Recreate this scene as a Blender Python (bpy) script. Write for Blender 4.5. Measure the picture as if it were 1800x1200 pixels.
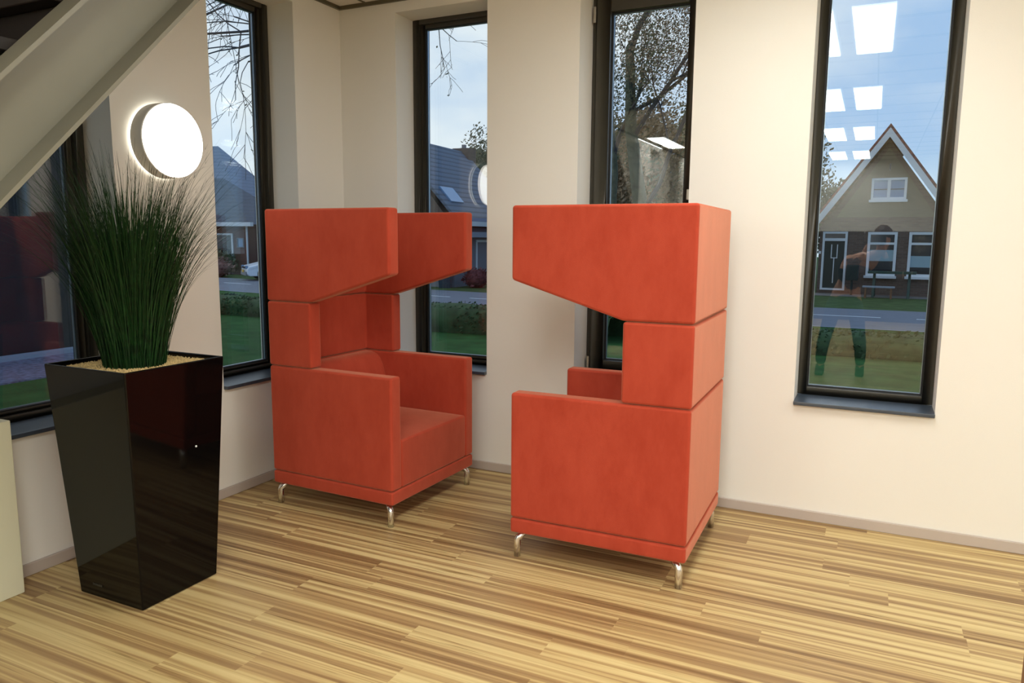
import bpy, bmesh, math, random
from mathutils import Vector, Matrix, noise
R = math.radians
sc = bpy.context.scene
col = sc.collection
for o in list(bpy.data.objects):
    bpy.data.objects.remove(o)

# ------------------------------------------------------------------ camera
YAW, PIT, ROL, FPX = 0.4479, 0.1380, 0.0069, 1313.8
CAM = Vector((3.2936, -4.1828, 1.5))
fw = Vector((-math.sin(YAW) * math.cos(PIT), math.cos(YAW) * math.cos(PIT), -math.sin(PIT)))
r0 = Vector((math.cos(YAW), math.sin(YAW), 0)); u0 = r0.cross(fw)
cr, sr = math.cos(ROL), math.sin(ROL)
rt = cr * r0 + sr * u0; up = -sr * r0 + cr * u0
cd = bpy.data.cameras.new('camera'); cam = bpy.data.objects.new('camera', cd); col.objects.link(cam)
cd.sensor_width = 36; cd.lens = FPX / 1800 * 36; cd.clip_start = 0.02; cd.clip_end = 500
M = Matrix((rt, up, -fw)).transposed().to_4x4(); M.translation = CAM
cam.matrix_world = M
sc.camera = cam

# ------------------------------------------------------------------ view and world
vs = sc.view_settings
vs.view_transform = 'Standard'; vs.look = 'None'; vs.gamma = 1; vs.use_curve_mapping = False
vs.exposure = 0.0
SKY = 1.0
PANEL = 7.0
PWATT = 17.0     # each ceiling fitting: downward louvred output
SPREAD = 180
LAMP = 9.0

w = bpy.data.worlds.new('dusk_sky'); sc.world = w; w.use_nodes = True
nt = w.node_tree; nt.nodes.clear()
def N(nt, t, **kw):
    n = nt.nodes.new(t)
    for k, v in kw.items(): setattr(n, k, v)
    return n
def L(nt, a, b): nt.links.new(a, b)
tc = N(nt, 'ShaderNodeTexCoord')
mp = N(nt, 'ShaderNodeMapping'); mp.inputs['Scale'].default_value = (1.4, 1.4, 3.6); mp.inputs['Location'].default_value = (0.35, 0.2, 0.1)
L(nt, tc.outputs['Generated'], mp.inputs['Vector'])
nz = N(nt, 'ShaderNodeTexNoise'); nz.inputs['Scale'].default_value = 1.7; nz.inputs['Detail'].default_value = 5; nz.inputs['Roughness'].default_value = .5
L(nt, mp.outputs[0], nz.inputs['Vector'])
cl = N(nt, 'ShaderNodeValToRGB'); cl.color_ramp.elements[0].position = .42; cl.color_ramp.elements[1].position = .68
sp = N(nt, 'ShaderNodeSeparateXYZ'); L(nt, tc.outputs['Generated'], sp.inputs[0])
cb = N(nt, 'ShaderNodeMath', operation='MULTIPLY_ADD'); cb.inputs[1].default_value = -.24; L(nt, sp.outputs['X'], cb.inputs[0]); L(nt, nz.outputs['Fac'], cb.inputs[2])
L(nt, cb.outputs[0], cl.inputs['Fac'])
gr = N(nt, 'ShaderNodeValToRGB')
e = gr.color_ramp.elements
e[0].position = 0.0; e[0].color = (.58, .78, .96, 1)
e[1].position = 1.0; e[1].color = (.22, .38, .72, 1)
x = e.new(.12); x.color = (.43, .64, .96, 1)
x = e.new(.35); x.color = (.41, .62, .96, 1)
L(nt, sp.outputs['Z'], gr.inputs['Fac'])
mx = N(nt, 'ShaderNodeMixRGB'); mx.inputs[2].default_value = (.94, 1.0, 1.08, 1)
L(nt, cl.outputs['Color'], mx.inputs[0]); L(nt, gr.outputs['Color'], mx.inputs[1])
bg = N(nt, 'ShaderNodeBackground'); bg.inputs['Strength'].default_value = SKY
L(nt, mx.outputs[0], bg.inputs['Color'])
wo = N(nt, 'ShaderNodeOutputWorld'); L(nt, bg.outputs[0], wo.inputs[0])

# ------------------------------------------------------------------ materials
def srgb(*c):
    return tuple(((v / 255) / 12.92 if v / 255 <= .04045 else ((v / 255 + .055) / 1.055) ** 2.4) for v in c) + (1,)
MATS = {}
def mat(name, c, rough=.6, metal=0, spec=.5, var=.0, vscale=8, bump=0, bscale=60, coat=0, sheen=0):
    m = bpy.data.materials.new(name); m.use_nodes = True
    nt = m.node_tree; b = nt.nodes['Principled BSDF']
    b.inputs['Base Color'].default_value = c; b.inputs['Roughness'].default_value = rough
    b.inputs['Metallic'].default_value = metal; b.inputs['Specular IOR Level'].default_value = spec
    b.inputs['Coat Weight'].default_value = coat
    if sheen:
        b.inputs['Sheen Weight'].default_value = sheen; b.inputs['Sheen Roughness'].default_value = .4
        b.inputs['Sheen Tint'].default_value = (1, .75, .6, 1)
    tc = N(nt, 'ShaderNodeTexCoord')
    if var:
        n = N(nt, 'ShaderNodeTexNoise'); n.inputs['Scale'].default_value = vscale; n.inputs['Detail'].default_value = 5
        L(nt, tc.outputs['Object'], n.inputs['Vector'])
        r = N(nt, 'ShaderNodeValToRGB')
        r.color_ramp.elements[0].position = .3; r.color_ramp.elements[1].position = .7
        r.color_ramp.elements[0].color = tuple(v * (1 - var) for v in c[:3]) + (1,)
        r.color_ramp.elements[1].color = tuple(min(1, v * (1 + var)) for v in c[:3]) + (1,)
        L(nt, n.outputs['Fac'], r.inputs['Fac']); L(nt, r.outputs['Color'], b.inputs['Base Color'])
    if bump:
        n = N(nt, 'ShaderNodeTexNoise'); n.inputs['Scale'].default_value = bscale; n.inputs['Detail'].default_value = 3
        L(nt, tc.outputs['Object'], n.inputs['Vector'])
        bp = N(nt, 'ShaderNodeBump'); bp.inputs['Strength'].default_value = bump; bp.inputs['Distance'].default_value = .01
        L(nt, n.outputs['Fac'], bp.inputs['Height']); L(nt, bp.outputs[0], b.inputs['Normal'])
    MATS[name] = m
    return m
def emis(name, c, s):
    m = bpy.data.materials.new(name); m.use_nodes = True
    nt = m.node_tree; nt.nodes.clear()
    e = N(nt, 'ShaderNodeEmission'); e.inputs[0].default_value = c; e.inputs[1].default_value = s
    o = N(nt, 'ShaderNodeOutputMaterial'); L(nt, e.outputs[0], o.inputs[0]); MATS[name] = m
    return m

wall_m = mat('wall_paint', (.82, .80, .74, 1), .75, spec=.25, bump=.05, bscale=180)
ceil_m = mat('ceiling_tile', (.78, .74, .67, 1), .9, spec=.1, var=.03, vscale=90)
ctrim_m = mat('ceiling_trim', srgb(92, 86, 66), .5)
base_m = mat('baseboard_grey', srgb(186, 174, 164), .55)
frame_m = mat('anthracite_frame', srgb(56, 53, 44), .42, spec=.5)
gasket_m = mat('rubber_gasket', srgb(14, 16, 20), .6)
spacer_m = mat('spacer_metal', srgb(150, 165, 180), .3, metal=.8)
sill_m = mat('sill_stone', srgb(56, 66, 78), .38, spec=.8, var=.08, vscale=40)
hinge_m = mat('hinge_metal', srgb(170, 165, 155), .35, metal=.9)
chrome_m = mat('brushed_chrome', srgb(236, 236, 236), .24, metal=1)
black_m = mat('gloss_black', srgb(8, 7, 7), .05, spec=.22)
white_m = mat('white_panel', srgb(214, 212, 186), .45, spec=.4)
steel_m = mat('painted_steel', srgb(122, 120, 106), .38, spec=.4, var=.04, vscale=3)
dwood_m = mat('dark_wood', srgb(26, 18, 14), .6, var=.3, vscale=5)
cabd_m = mat('added_cabinet_dark', srgb(52, 46, 42), .5)
desk_m = mat('desk_white', srgb(225, 222, 205), .4)
bwood_m = mat('brown_wood', srgb(120, 82, 56), .45, var=.2, vscale=6)
lampgrey_m = mat('lamp_housing', srgb(232, 230, 222), .5)

# fabric: fine weave and faint nap streaks
def fabric():
    m = bpy.data.materials.new('orange_fabric'); m.use_nodes = True
    nt = m.node_tree; b = nt.nodes['Principled BSDF']
    tc = N(nt, 'ShaderNodeTexCoord')
    mp = N(nt, 'ShaderNodeMapping'); mp.inputs['Scale'].default_value = (1, 1, .45)
    L(nt, tc.outputs['Object'], mp.inputs['Vector'])
    n = N(nt, 'ShaderNodeTexNoise'); n.inputs['Scale'].default_value = 11; n.inputs['Detail'].default_value = 7; n.inputs['Roughness'].default_value = .62
    L(nt, mp.outputs[0], n.inputs['Vector'])
    r = N(nt, 'ShaderNodeValToRGB')
    r.color_ramp.elements[0].position = .3; r.color_ramp.elements[0].color = (.39, .046, .022, 1)
    r.color_ramp.elements[1].position = .72; r.color_ramp.elements[1].color = (.47, .066, .034, 1)
    L(nt, n.outputs['Fac'], r.inputs['Fac']); L(nt, r.outputs[0], b.inputs['Base Color'])
    b.inputs['Roughness'].default_value = .85; b.inputs['Specular IOR Level'].default_value = .15
    b.inputs['Sheen Weight'].default_value = .68; b.inputs['Sheen Roughness'].default_value = .4
    b.inputs['Sheen Tint'].default_value = (1, .55, .35, 1)
    n2 = N(nt, 'ShaderNodeTexNoise'); n2.inputs['Scale'].default_value = 420; n2.inputs['Detail'].default_value = 2
    L(nt, tc.outputs['Object'], n2.inputs['Vector'])
    bp = N(nt, 'ShaderNodeBump'); bp.inputs['Strength'].default_value = .25; bp.inputs['Distance'].default_value = .002
    L(nt, n2.outputs['Fac'], bp.inputs['Height']); L(nt, bp.outputs[0], b.inputs['Normal'])
    return m
fabric_m = fabric()

# glass: clear pane with Fresnel reflection on each face
def glass():
    m = bpy.data.materials.new('window_glass'); m.use_nodes = True
    nt = m.node_tree; nt.nodes.clear()
    t = N(nt, 'ShaderNodeBsdfTransparent'); t.inputs[0].default_value = (.93, .965, .96, 1)
    g = N(nt, 'ShaderNodeBsdfGlossy'); g.inputs['Roughness'].default_value = 0; g.inputs[0].default_value = (1, 1, 1, 1)
    f = N(nt, 'ShaderNodeFresnel'); f.inputs['IOR'].default_value = 1.52
    geo = N(nt, 'ShaderNodeNewGeometry')
    ml = N(nt, 'ShaderNodeMath', operation='MULTIPLY'); ml.inputs[1].default_value = -0.86
    # the same reflectance from both sides: IOR switches to its inverse on the back of a face
    ad = N(nt, 'ShaderNodeMath', operation='MULTIPLY_ADD'); ad.inputs[1].default_value = -.0; ad.inputs[2].default_value = 1.52
    mix = N(nt, 'ShaderNodeMixShader'); o = N(nt, 'ShaderNodeOutputMaterial')
    lw = N(nt, 'ShaderNodeLayerWeight'); lw.inputs['Blend'].default_value = .5
    pw = N(nt, 'ShaderNodeMath', operation='POWER'); pw.inputs[1].default_value = 4.0
    L(nt, lw.outputs['Facing'], pw.inputs[0])
    sc_ = N(nt, 'ShaderNodeMath', operation='MULTIPLY_ADD'); sc_.inputs[1].default_value = .92; sc_.inputs[2].default_value = .05
    L(nt, pw.outputs[0], sc_.inputs[0])
    for n in (f, geo, ml, ad): nt.nodes.remove(n)
    L(nt, sc_.outputs[0], mix.inputs[0]); L(nt, t.outputs[0], mix.inputs[1]); L(nt, g.outputs[0], mix.inputs[2])
    L(nt, mix.outputs[0], o.inputs[0])
    return m
glass_m = glass()

# floor: strip boards running along X, zebra-grain
def math_n(nt, op, a, b=None, c=None):
    n = N(nt, 'ShaderNodeMath', operation=op)
    for i, v in enumerate((a, b, c)):
        if v is None: continue
        if isinstance(v, (int, float)): n.inputs[i].default_value = v
        else: L(nt, v, n.inputs[i])
    return n.outputs[0]
def floor_mat():
    m = bpy.data.materials.new('zebra_plank_floor'); m.use_nodes = True
    nt = m.node_tree; b = nt.nodes['Principled BSDF']
    tc = N(nt, 'ShaderNodeTexCoord'); s = N(nt, 'ShaderNodeSeparateXYZ'); L(nt, tc.outputs['Object'], s.inputs[0])
    X, Y = s.outputs['X'], s.outputs['Y']
    W, LEN = .1385, 1.15
    yr = math_n(nt, 'DIVIDE', math_n(nt, 'ADD', Y, .2), W)
    row = math_n(nt, 'FLOOR', yr)
    wn = N(nt, 'ShaderNodeTexWhiteNoise', noise_dimensions='1D'); L(nt, row, wn.inputs['W'])
    xr = math_n(nt, 'ADD', math_n(nt, 'DIVIDE', X, LEN), math_n(nt, 'MULTIPLY', wn.outputs['Value'], 7.3))
    colm = math_n(nt, 'FLOOR', xr)
    cb = N(nt, 'ShaderNodeCombineXYZ'); L(nt, row, cb.inputs[0]); L(nt, colm, cb.inputs[1])
    wp = N(nt, 'ShaderNodeTexWhiteNoise', noise_dimensions='3D'); L(nt, cb.outputs[0], wp.inputs['Vector'])
    rnd = wp.outputs['Value']
    def streak(sx, sy, det, seed, dist=0):
        c = N(nt, 'ShaderNodeCombineXYZ')
        L(nt, math_n(nt, 'MULTIPLY_ADD', X, sx, math_n(nt, 'MULTIPLY', rnd, 31 + seed)), c.inputs[0])
        L(nt, math_n(nt, 'MULTIPLY', Y, sy), c.inputs[1]); L(nt, math_n(nt, 'MULTIPLY', rnd, 57.0 + seed), c.inputs[2])
        n = N(nt, 'ShaderNodeTexNoise'); n.inputs['Scale'].default_value = 1; n.inputs['Detail'].default_value = det
        n.inputs['Roughness'].default_value = .55; n.inputs['Distortion'].default_value = dist
        L(nt, c.outputs[0], n.inputs['Vector']); return n.outputs['Fac']
    s1 = streak(.3, 25, 2, 1, .6)
    s2 = streak(.7, 62, 3, 7, .5)
    s3 = streak(.45, 30, 2, 13, .7)
    # tone: plank offset + broad streaks + fine streaks
    tone = math_n(nt, 'ADD', math_n(nt, 'MULTIPLY', s1, .97), math_n(nt, 'MULTIPLY', s2, .17))
    tone = math_n(nt, 'ADD', tone, math_n(nt, 'MULTIPLY', math_n(nt, 'SUBTRACT', rnd, .5), .075))
    tone = math_n(nt, 'MULTIPLY_ADD', tone, .80, .122)
    r = N(nt, 'ShaderNodeValToRGB'); el = r.color_ramp.elements
    el[0].position = .40; el[0].color = srgb(128, 98, 62)
    el[1].position = .76; el[1].color = srgb(214, 194, 140)
    for p_, c_ in ((.49, srgb(152, 122, 82)), (.545, srgb(165, 136, 92)), (.58, srgb(184, 156, 106)), (.615, srgb(194, 170, 118)), (.67, srgb(206, 184, 130))):
        q = el.new(p_); q.color = c_
    L(nt, tone, r.inputs['Fac'])
    # thin dark grain lines
    ln = math_n(nt, 'ABSOLUTE', math_n(nt, 'SUBTRACT', s3, .5))
    lr = N(nt, 'ShaderNodeValToRGB'); lr.color_ramp.elements[0].position = 0; lr.color_ramp.elements[0].color = (.52, .45, .36, 1)
    lr.color_ramp.elements[1].position = .022; lr.color_ramp.elements[1].color = (1, 1, 1, 1)
    L(nt, ln, lr.inputs['Fac'])
    # confine dark lines to parts of the boards
    s4 = streak(.8, 9, 1, 29)
    lm = N(nt, 'ShaderNodeValToRGB'); lm.color_ramp.elements[0].position = .45; lm.color_ramp.elements[1].position = .58
    L(nt, s4, lm.inputs['Fac'])
    mx = N(nt, 'ShaderNodeMixRGB', blend_type='MULTIPLY'); L(nt, lm.outputs[0], mx.inputs[0]); L(nt, r.outputs[0], mx.inputs[1]); L(nt, lr.outputs[0], mx.inputs[2])
    L(nt, mx.outputs[0], b.inputs['Base Color'])
    b.inputs['Roughness'].default_value = .42; b.inputs['Specular IOR Level'].default_value = .35
    return m
floor_m = floor_mat()

def brick_mat(name, c1, c2, mortar, sc_=1.0):
    m = bpy.data.materials.new(name); m.use_nodes = True
    nt = m.node_tree; b = nt.nodes['Principled BSDF']
    tc = N(nt, 'ShaderNodeTexCoord'); s = N(nt, 'ShaderNodeSeparateXYZ'); L(nt, tc.outputs['Object'], s.inputs[0])
    c = N(nt, 'ShaderNodeCombineXYZ')
    L(nt, math_n(nt, 'ADD', s.outputs['X'], s.outputs['Y']), c.inputs[0]); L(nt, s.outputs['Z'], c.inputs[1])
    t = N(nt, 'ShaderNodeTexBrick'); t.inputs['Scale'].default_value = 1; t.inputs['Brick Width'].default_value = .22 * sc_
    t.inputs['Row Height'].default_value = .065 * sc_; t.inputs['Mortar Size'].default_value = .006 * sc_
    t.inputs['Color1'].default_value = c1; t.inputs['Color2'].default_value = c2; t.inputs['Mortar'].default_value = mortar
    L(nt, c.outputs[0], t.inputs['Vector']); L(nt, t.outputs['Color'], b.inputs['Base Color'])
    b.inputs['Roughness'].default_value = .9
    return m
brick_m = brick_mat('brown_brick', srgb(92, 74, 66), srgb(108, 88, 78), srgb(104, 98, 92))
reflbrick_m = brick_mat('reflection_tan_brick', srgb(106, 98, 82), srgb(114, 105, 88), srgb(110, 103, 90))  # brick tinted tan: the room's brown reflection painted into the colour
rbrick_m = brick_mat('red_brick', srgb(98, 56, 48), srgb(112, 64, 54), srgb(104, 84, 78))
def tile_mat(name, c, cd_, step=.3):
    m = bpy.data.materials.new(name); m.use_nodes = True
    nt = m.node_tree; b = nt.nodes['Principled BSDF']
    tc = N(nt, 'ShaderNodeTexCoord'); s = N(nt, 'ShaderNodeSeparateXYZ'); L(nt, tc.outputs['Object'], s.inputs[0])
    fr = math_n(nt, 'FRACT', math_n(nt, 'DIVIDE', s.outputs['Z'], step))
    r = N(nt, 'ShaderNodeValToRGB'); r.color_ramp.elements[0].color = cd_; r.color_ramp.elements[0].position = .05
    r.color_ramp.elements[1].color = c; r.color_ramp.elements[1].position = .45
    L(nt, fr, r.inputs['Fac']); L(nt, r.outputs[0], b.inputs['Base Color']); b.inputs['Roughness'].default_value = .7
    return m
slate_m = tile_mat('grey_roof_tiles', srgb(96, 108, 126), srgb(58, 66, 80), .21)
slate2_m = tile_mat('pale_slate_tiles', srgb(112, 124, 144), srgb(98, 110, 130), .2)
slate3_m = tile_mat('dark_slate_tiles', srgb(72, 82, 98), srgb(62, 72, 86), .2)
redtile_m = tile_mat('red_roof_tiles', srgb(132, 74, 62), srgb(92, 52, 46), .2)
ewhite_m = mat('white_joinery', srgb(225, 228, 232), .5)
egrey_m = mat('grey_boarding', srgb(120, 122, 130), .7)
edark_m = mat('dark_cladding', srgb(34, 34, 38), .8, var=.2, vscale=3)
dgreen_m = mat('dark_green_paint', srgb(24, 42, 40), .4)
green_m = mat('green_paint', srgb(36, 66, 56), .5)
dglass_m = mat('dark_pane', srgb(36, 40, 46), .08, spec=.8)
bglass_m = mat('pale_pane', srgb(120, 150, 185), .1, spec=.8)
curtain_m = mat('net_curtain', srgb(150, 175, 185), .9)
asph_m = mat('asphalt', srgb(112, 118, 130), .85, var=.06, vscale=3)
line_m = mat('road_paint', srgb(215, 222, 230), .7)
pave_m = mat('paving', srgb(120, 116, 112), .9, var=.1, vscale=4)
lawn_m = mat('lawn_grass', srgb(52, 92, 46), .95, spec=.1, var=.25, vscale=2.5, bump=.5, bscale=30)
verge_m = mat('verge_grass', srgb(72, 92, 54), .95, spec=.1, var=.3, vscale=3, bump=.5, bscale=30)
leafd_m = mat('hedge_leaves', srgb(58, 82, 50), .8, spec=.2, var=.35, vscale=5)
leafb_m = mat('brown_leaves', srgb(158, 134, 108), .8, spec=.2, var=.3, vscale=9)
leafg_m = mat('grey_green_leaves', srgb(104, 108, 84), .8, spec=.2, var=.25, vscale=4)
leafp_m = mat('pink_brown_leaves', srgb(140, 108, 98), .8, spec=.2, var=.3, vscale=6)
leafr_m = mat('red_brown_leaves', srgb(112, 66, 66), .8, spec=.2, var=.3, vscale=6)
bark_m = mat('bark', srgb(92, 96, 80), .9, var=.4, vscale=7, bump=.5, bscale=20)
twig_m = mat('twigs', srgb(72, 72, 80), .9)
gravel_m = mat('beige_gravel', srgb(190, 165, 112), .8, var=.4, vscale=130)
pebble_m = mat('blue_pink_pebbles', srgb(110, 112, 130), .8, var=.5, vscale=14)
kerb_m = mat('kerb_stone', srgb(150, 158, 170), .8)
blade_m = mat('grass_blades', srgb(15, 50, 16), .55, spec=.3, var=.5, vscale=35)
rim_m = mat('rim_highlight', srgb(30, 28, 26), .1)
carw_m = mat('white_car_paint', srgb(225, 230, 238), .25, spec=.6)
tyre_m = mat('tyre_rubber', srgb(22, 22, 24), .8)
plate_m = mat('yellow_plate', srgb(205, 165, 40), .5)
jeans_m = mat('blue_denim', srgb(48, 62, 86), .9, var=.15, vscale=30)
shirt_m = mat('dark_shirt', srgb(52, 50, 56), .9, var=.1, vscale=20)
skin_m = mat('skin', srgb(214, 160, 132), .5)
hair_m = mat('brown_hair', srgb(50, 36, 28), .6)
shoe_m = mat('black_leather', srgb(20, 18, 18), .4)
panel_m = emis('luminaire_glow', (1.0, 1.0, .97, 1), PANEL)
halo_m = emis('halo_glow', (1.0, .93, .80, 1), 4.0)
disc_m = emis('lamp_glow', (1.0, .95, .86, 1), LAMP)

# ------------------------------------------------------------------ mesh helpers
def link(name, me, m=None, parent=None, smooth=False):
    o = bpy.data.objects.new(name, me); col.objects.link(o)
    if m: me.materials.append(m)
    if parent: o.parent = parent
    if smooth:
        for p in me.polygons: p.use_smooth = True
    return o
def tag(o, label=None, cat=None, group=None, kind=None):
    if label: o['label'] = label
    if cat: o['category'] = cat
    if group: o['group'] = group
    if kind: o['kind'] = kind
    return o
def empty(name, loc, rz=0, label=None, cat=None, group=None):
    o = bpy.data.objects.new(name, None); col.objects.link(o)
    o.location = loc; o.rotation_euler = (0, 0, rz); o.empty_display_size = .1
    return tag(o, label, cat, group)
class MB:
    def __init__(s): s.v = []; s.f = []
    def add(s, vs_, fs):
        n = len(s.v); s.v += [tuple(v) for v in vs_]; s.f += [tuple(n + i for i in f) for f in fs]; return s
    def box(s, x0, y0, z0, x1, y1, z1):
        return s.add([(x0, y0, z0), (x1, y0, z0), (x1, y1, z0), (x0, y1, z0), (x0, y0, z1), (x1, y0, z1), (x1, y1, z1), (x0, y1, z1)],
                     [(0, 3, 2, 1), (4, 5, 6, 7), (0, 1, 5, 4), (1, 2, 6, 5), (2, 3, 7, 6), (3, 0, 4, 7)])
    def quad(s, a, b, c, d): return s.add([a, b, c, d], [(0, 1, 2, 3)])
    def prism(s, poly, ax, a, b):
        # poly: 2D pts in the two other axes, extruded along axis ax from a to b
        n = len(poly)
        def P(p, t):
            l = list(p); l.insert(ax, t); return tuple(l)
        vs_ = [P(p, a) for p in poly] + [P(p, b) for p in poly]
        fs = [tuple(range(n))[::-1], tuple(range(n, 2 * n))] + [(i, (i + 1) % n, n + (i + 1) % n, n + i) for i in range(n)]
        return s.add(vs_, fs)
    def tube(s, pts, rad, n=8, caps=True, ell=None):
        pts = [Vector(p) for p in pts]
        if isinstance(rad, (int, float)): rad = [rad] * len(pts)
        base = len(s.v); prev = None
        for i, p in enumerate(pts):
            t = (pts[min(i + 1, len(pts) - 1)] - pts[max(i - 1, 0)]).normalized()
            if prev is None:
                a = t.orthogonal().normalized() if ell is None else (Vector(ell) - t * t.dot(Vector(ell))).normalized()
            else:
                a = (prev - t * t.dot(prev)).normalized()
            prev = a; b = t.cross(a)
            for k in range(n):
                th = 2 * math.pi * k / n
                s.v.append(tuple(p + (a * math.cos(th) + b * math.sin(th)) * rad[i]))
        for i in range(len(pts) - 1):
            for k in range(n):
                k2 = (k + 1) % n
                s.f.append((base + i * n + k, base + i * n + k2, base + (i + 1) * n + k2, base + (i + 1) * n + k))
        if caps:
            s.f.append(tuple(base + k for k in range(n))[::-1]); s.f.append(tuple(base + (len(pts) - 1) * n + k for k in range(n)))
        return s
    def lathe(s, prof, n=40, axis='z', c=(0, 0, 0)):
        base = len(s.v)
        for (rr, h) in prof:
            for k in range(n):
                th = 2 * math.pi * k / n; a, b = rr * math.cos(th), rr * math.sin(th)
                p = (a, b, h) if axis == 'z' else ((h, a, b) if axis == 'x' else (b, h, a))
                s.v.append((p[0] + c[0], p[1] + c[1], p[2] + c[2]))
        for i in range(len(prof) - 1):
            for k in range(n):
                k2 = (k + 1) % n
                s.f.append((base + i * n + k, base + i * n + k2, base + (i + 1) * n + k2, base + (i + 1) * n + k))
        s.f.append(tuple(base + k for k in range(n))[::-1]); s.f.append(tuple(base + (len(prof) - 1) * n + k for k in range(n)))
        return s
    def build(s, name, m, parent=None, bevel=0, seg=2, smooth=False, angle=30, fix=True):
        me = bpy.data.meshes.new(name); me.from_pydata(s.v, [], s.f); me.update()
        if fix or bevel:
            bm = bmesh.new(); bm.from_mesh(me)
            if fix: bmesh.ops.recalc_face_normals(bm, faces=bm.faces)
            if bevel:
                bmesh.ops.remove_doubles(bm, verts=bm.verts, dist=1e-5)
                ed = [e for e in bm.edges if len(e.link_faces) == 2 and e.calc_face_angle(0) > R(angle)]
                bmesh.ops.bevel(bm, geom=ed, offset=bevel, segments=seg, affect='EDGES', profile=.5, clamp_overlap=True)
            bm.to_mesh(me); bm.free()
        o = link(name, me, m, parent)
        if smooth or bevel:
            for p in me.polygons: p.use_smooth = True
            if bevel:
                wn_ = o.modifiers.new('weighted', 'WEIGHTED_NORMAL'); wn_.keep_sharp = True
            if not smooth or bevel:
                me.shade_flat() if False else None
                try: me.set_sharp_from_angle(angle=R(40))
                except Exception: pass
        return o

def cells(xs, ys, solid, zb, zt, swap=None):
    """closed shell of the grid cells in `solid`; zb/zt: functions (x,y)->z; swap maps (x,y,z) to the final axes"""
    mb = MB(); idx = {}
    def V(i, j, t):
        k = (i, j, t)
        if k not in idx:
            p = (xs[i], ys[j], zt(xs[i], ys[j]) if t else zb(xs[i], ys[j]))
            idx[k] = len(mb.v); mb.v.append(swap(p) if swap else p)
        return idx[k]
    for (i, j) in solid:
        a = lambda t: (V(i, j, t), V(i + 1, j, t), V(i + 1, j + 1, t), V(i, j + 1, t))
        mb.f.append(a(0)[::-1]); mb.f.append(a(1))
        for (di, dj, e0, e1) in ((-1, 0, (i, j + 1), (i, j)), (1, 0, (i + 1, j), (i + 1, j + 1)), (0, -1, (i, j), (i + 1, j)), (0, 1, (i + 1, j + 1), (i, j + 1))):
            if (i + di, j + dj) not in solid:
                mb.f.append((V(*e0, 0), V(*e1, 0), V(*e1, 1), V(*e0, 1)))
    return mb

# ------------------------------------------------------------------ room
CH = 3.0                      # ceiling height
RX1, RY0 = 10.2, -11.2        # right wall, far wall
WT = .36                      # wall thickness
ZB, ZT = .63, 2.915           # window openings
back_w = [(.44, 1.105), (1.70, 2.355), (2.957, 3.617), (4.217, 4.877), (5.477, 6.137), (6.9, 7.56)]
left_w = [(-1.12, -.45), (-2.385, -1.725), (-3.66, -3.0), (-6.6, -5.94), (-7.86, -7.2), (-9.12, -8.46)]
def wall(name, lo, hi, opens, swap):
    xs = sorted({lo, hi} | {a for o_ in opens for a in o_}); zs = [-.7, ZB, ZT, CH + 2.6]
    solid = set()
    for i in range(len(xs) - 1):
        hole = any(abs(xs[i] - a) < 1e-6 for a, b in opens)
        for j in range(3):
            if not (hole and j == 1): solid.add((i, j))
    return cells(xs, zs, solid, lambda x, y: 0, lambda x, y: WT, swap).build(name, wall_m)
tag(wall('wall_back', -WT, RX1 + WT, back_w, lambda p: (p[0], p[2], p[1])), kind='structure')
tag(wall('wall_left', RY0 - WT, 0, left_w, lambda p: (-p[2], p[0], p[1])), kind='structure')
tag(MB().box(RX1, RY0, -.7, RX1 + WT, 0, CH + 2.6).build('wall_right', wall_m), kind='structure')
tag(MB().box(0, RY0 - WT, -.7, RX1 + WT, RY0, CH + 2.6).build('wall_front', wall_m), kind='structure')
tag(MB().box(0, RY0, -.2, RX1, 0, 0).build('floor', floor_m), kind='structure')
# ceiling with the stairwell opening
SX, SY0, SY1 = 1.06, -4.2, -1.25
xs = [0, SX, RX1]; ys = [RY0, SY0, SY1, 0]
tag(cells(xs, ys, {(0, 0), (0, 2), (1, 0), (1, 1), (1, 2)}, lambda x, y: CH, lambda x, y: CH + .25).build('ceiling', ceil_m), kind='structure')
tag(MB().box(0, RY0, CH + 2.4, RX1, 0, CH + 2.6).build('ceiling_upper', ceil_m), kind='structure')
# ceiling edge angle and tile joints
t_ = MB()
t_.box(.0, -.018, CH - .022, RX1, 0, CH); t_.box(0, SY1, CH - .022, .018, -.018, CH); t_.box(0, RY0, CH - .022, .018, SY0, CH)
tag(t_.build('trim_1', ctrim_m), kind='structure')
t_ = MB()
for k in range(1, 17):
    X_ = .22 + .6 * (k - 1)
    if X_ > SX: t_.box(X_ - .006, RY0, CH - .006, X_ + .006, -.018, CH)
    else: t_.box(X_ - .006, SY1, CH - .006, X_ + .006, -.018, CH)
for k in range(1, 18):
    Y_ = -.62 * k
    t_.box(SX, Y_ - .006, CH - .006, RX1, Y_ + .006, CH)
tag(t_.build('trim_2', ctrim_m), kind='structure')
tag(MB().box(0, -.014, 0, RX1, 0, .056).build('baseboard_back', base_m, bevel=.003, seg=1), kind='structure')
tag(MB().box(0, RY0, 0, .014, -.014, .056).build('baseboard_left', base_m, bevel=.003, seg=1), kind='structure')
tag(MB().box(RX1 - .014, RY0, 0, RX1, -.014, .056).build('baseboard_right', base_m, bevel=.003, seg=1), kind='structure')

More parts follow.
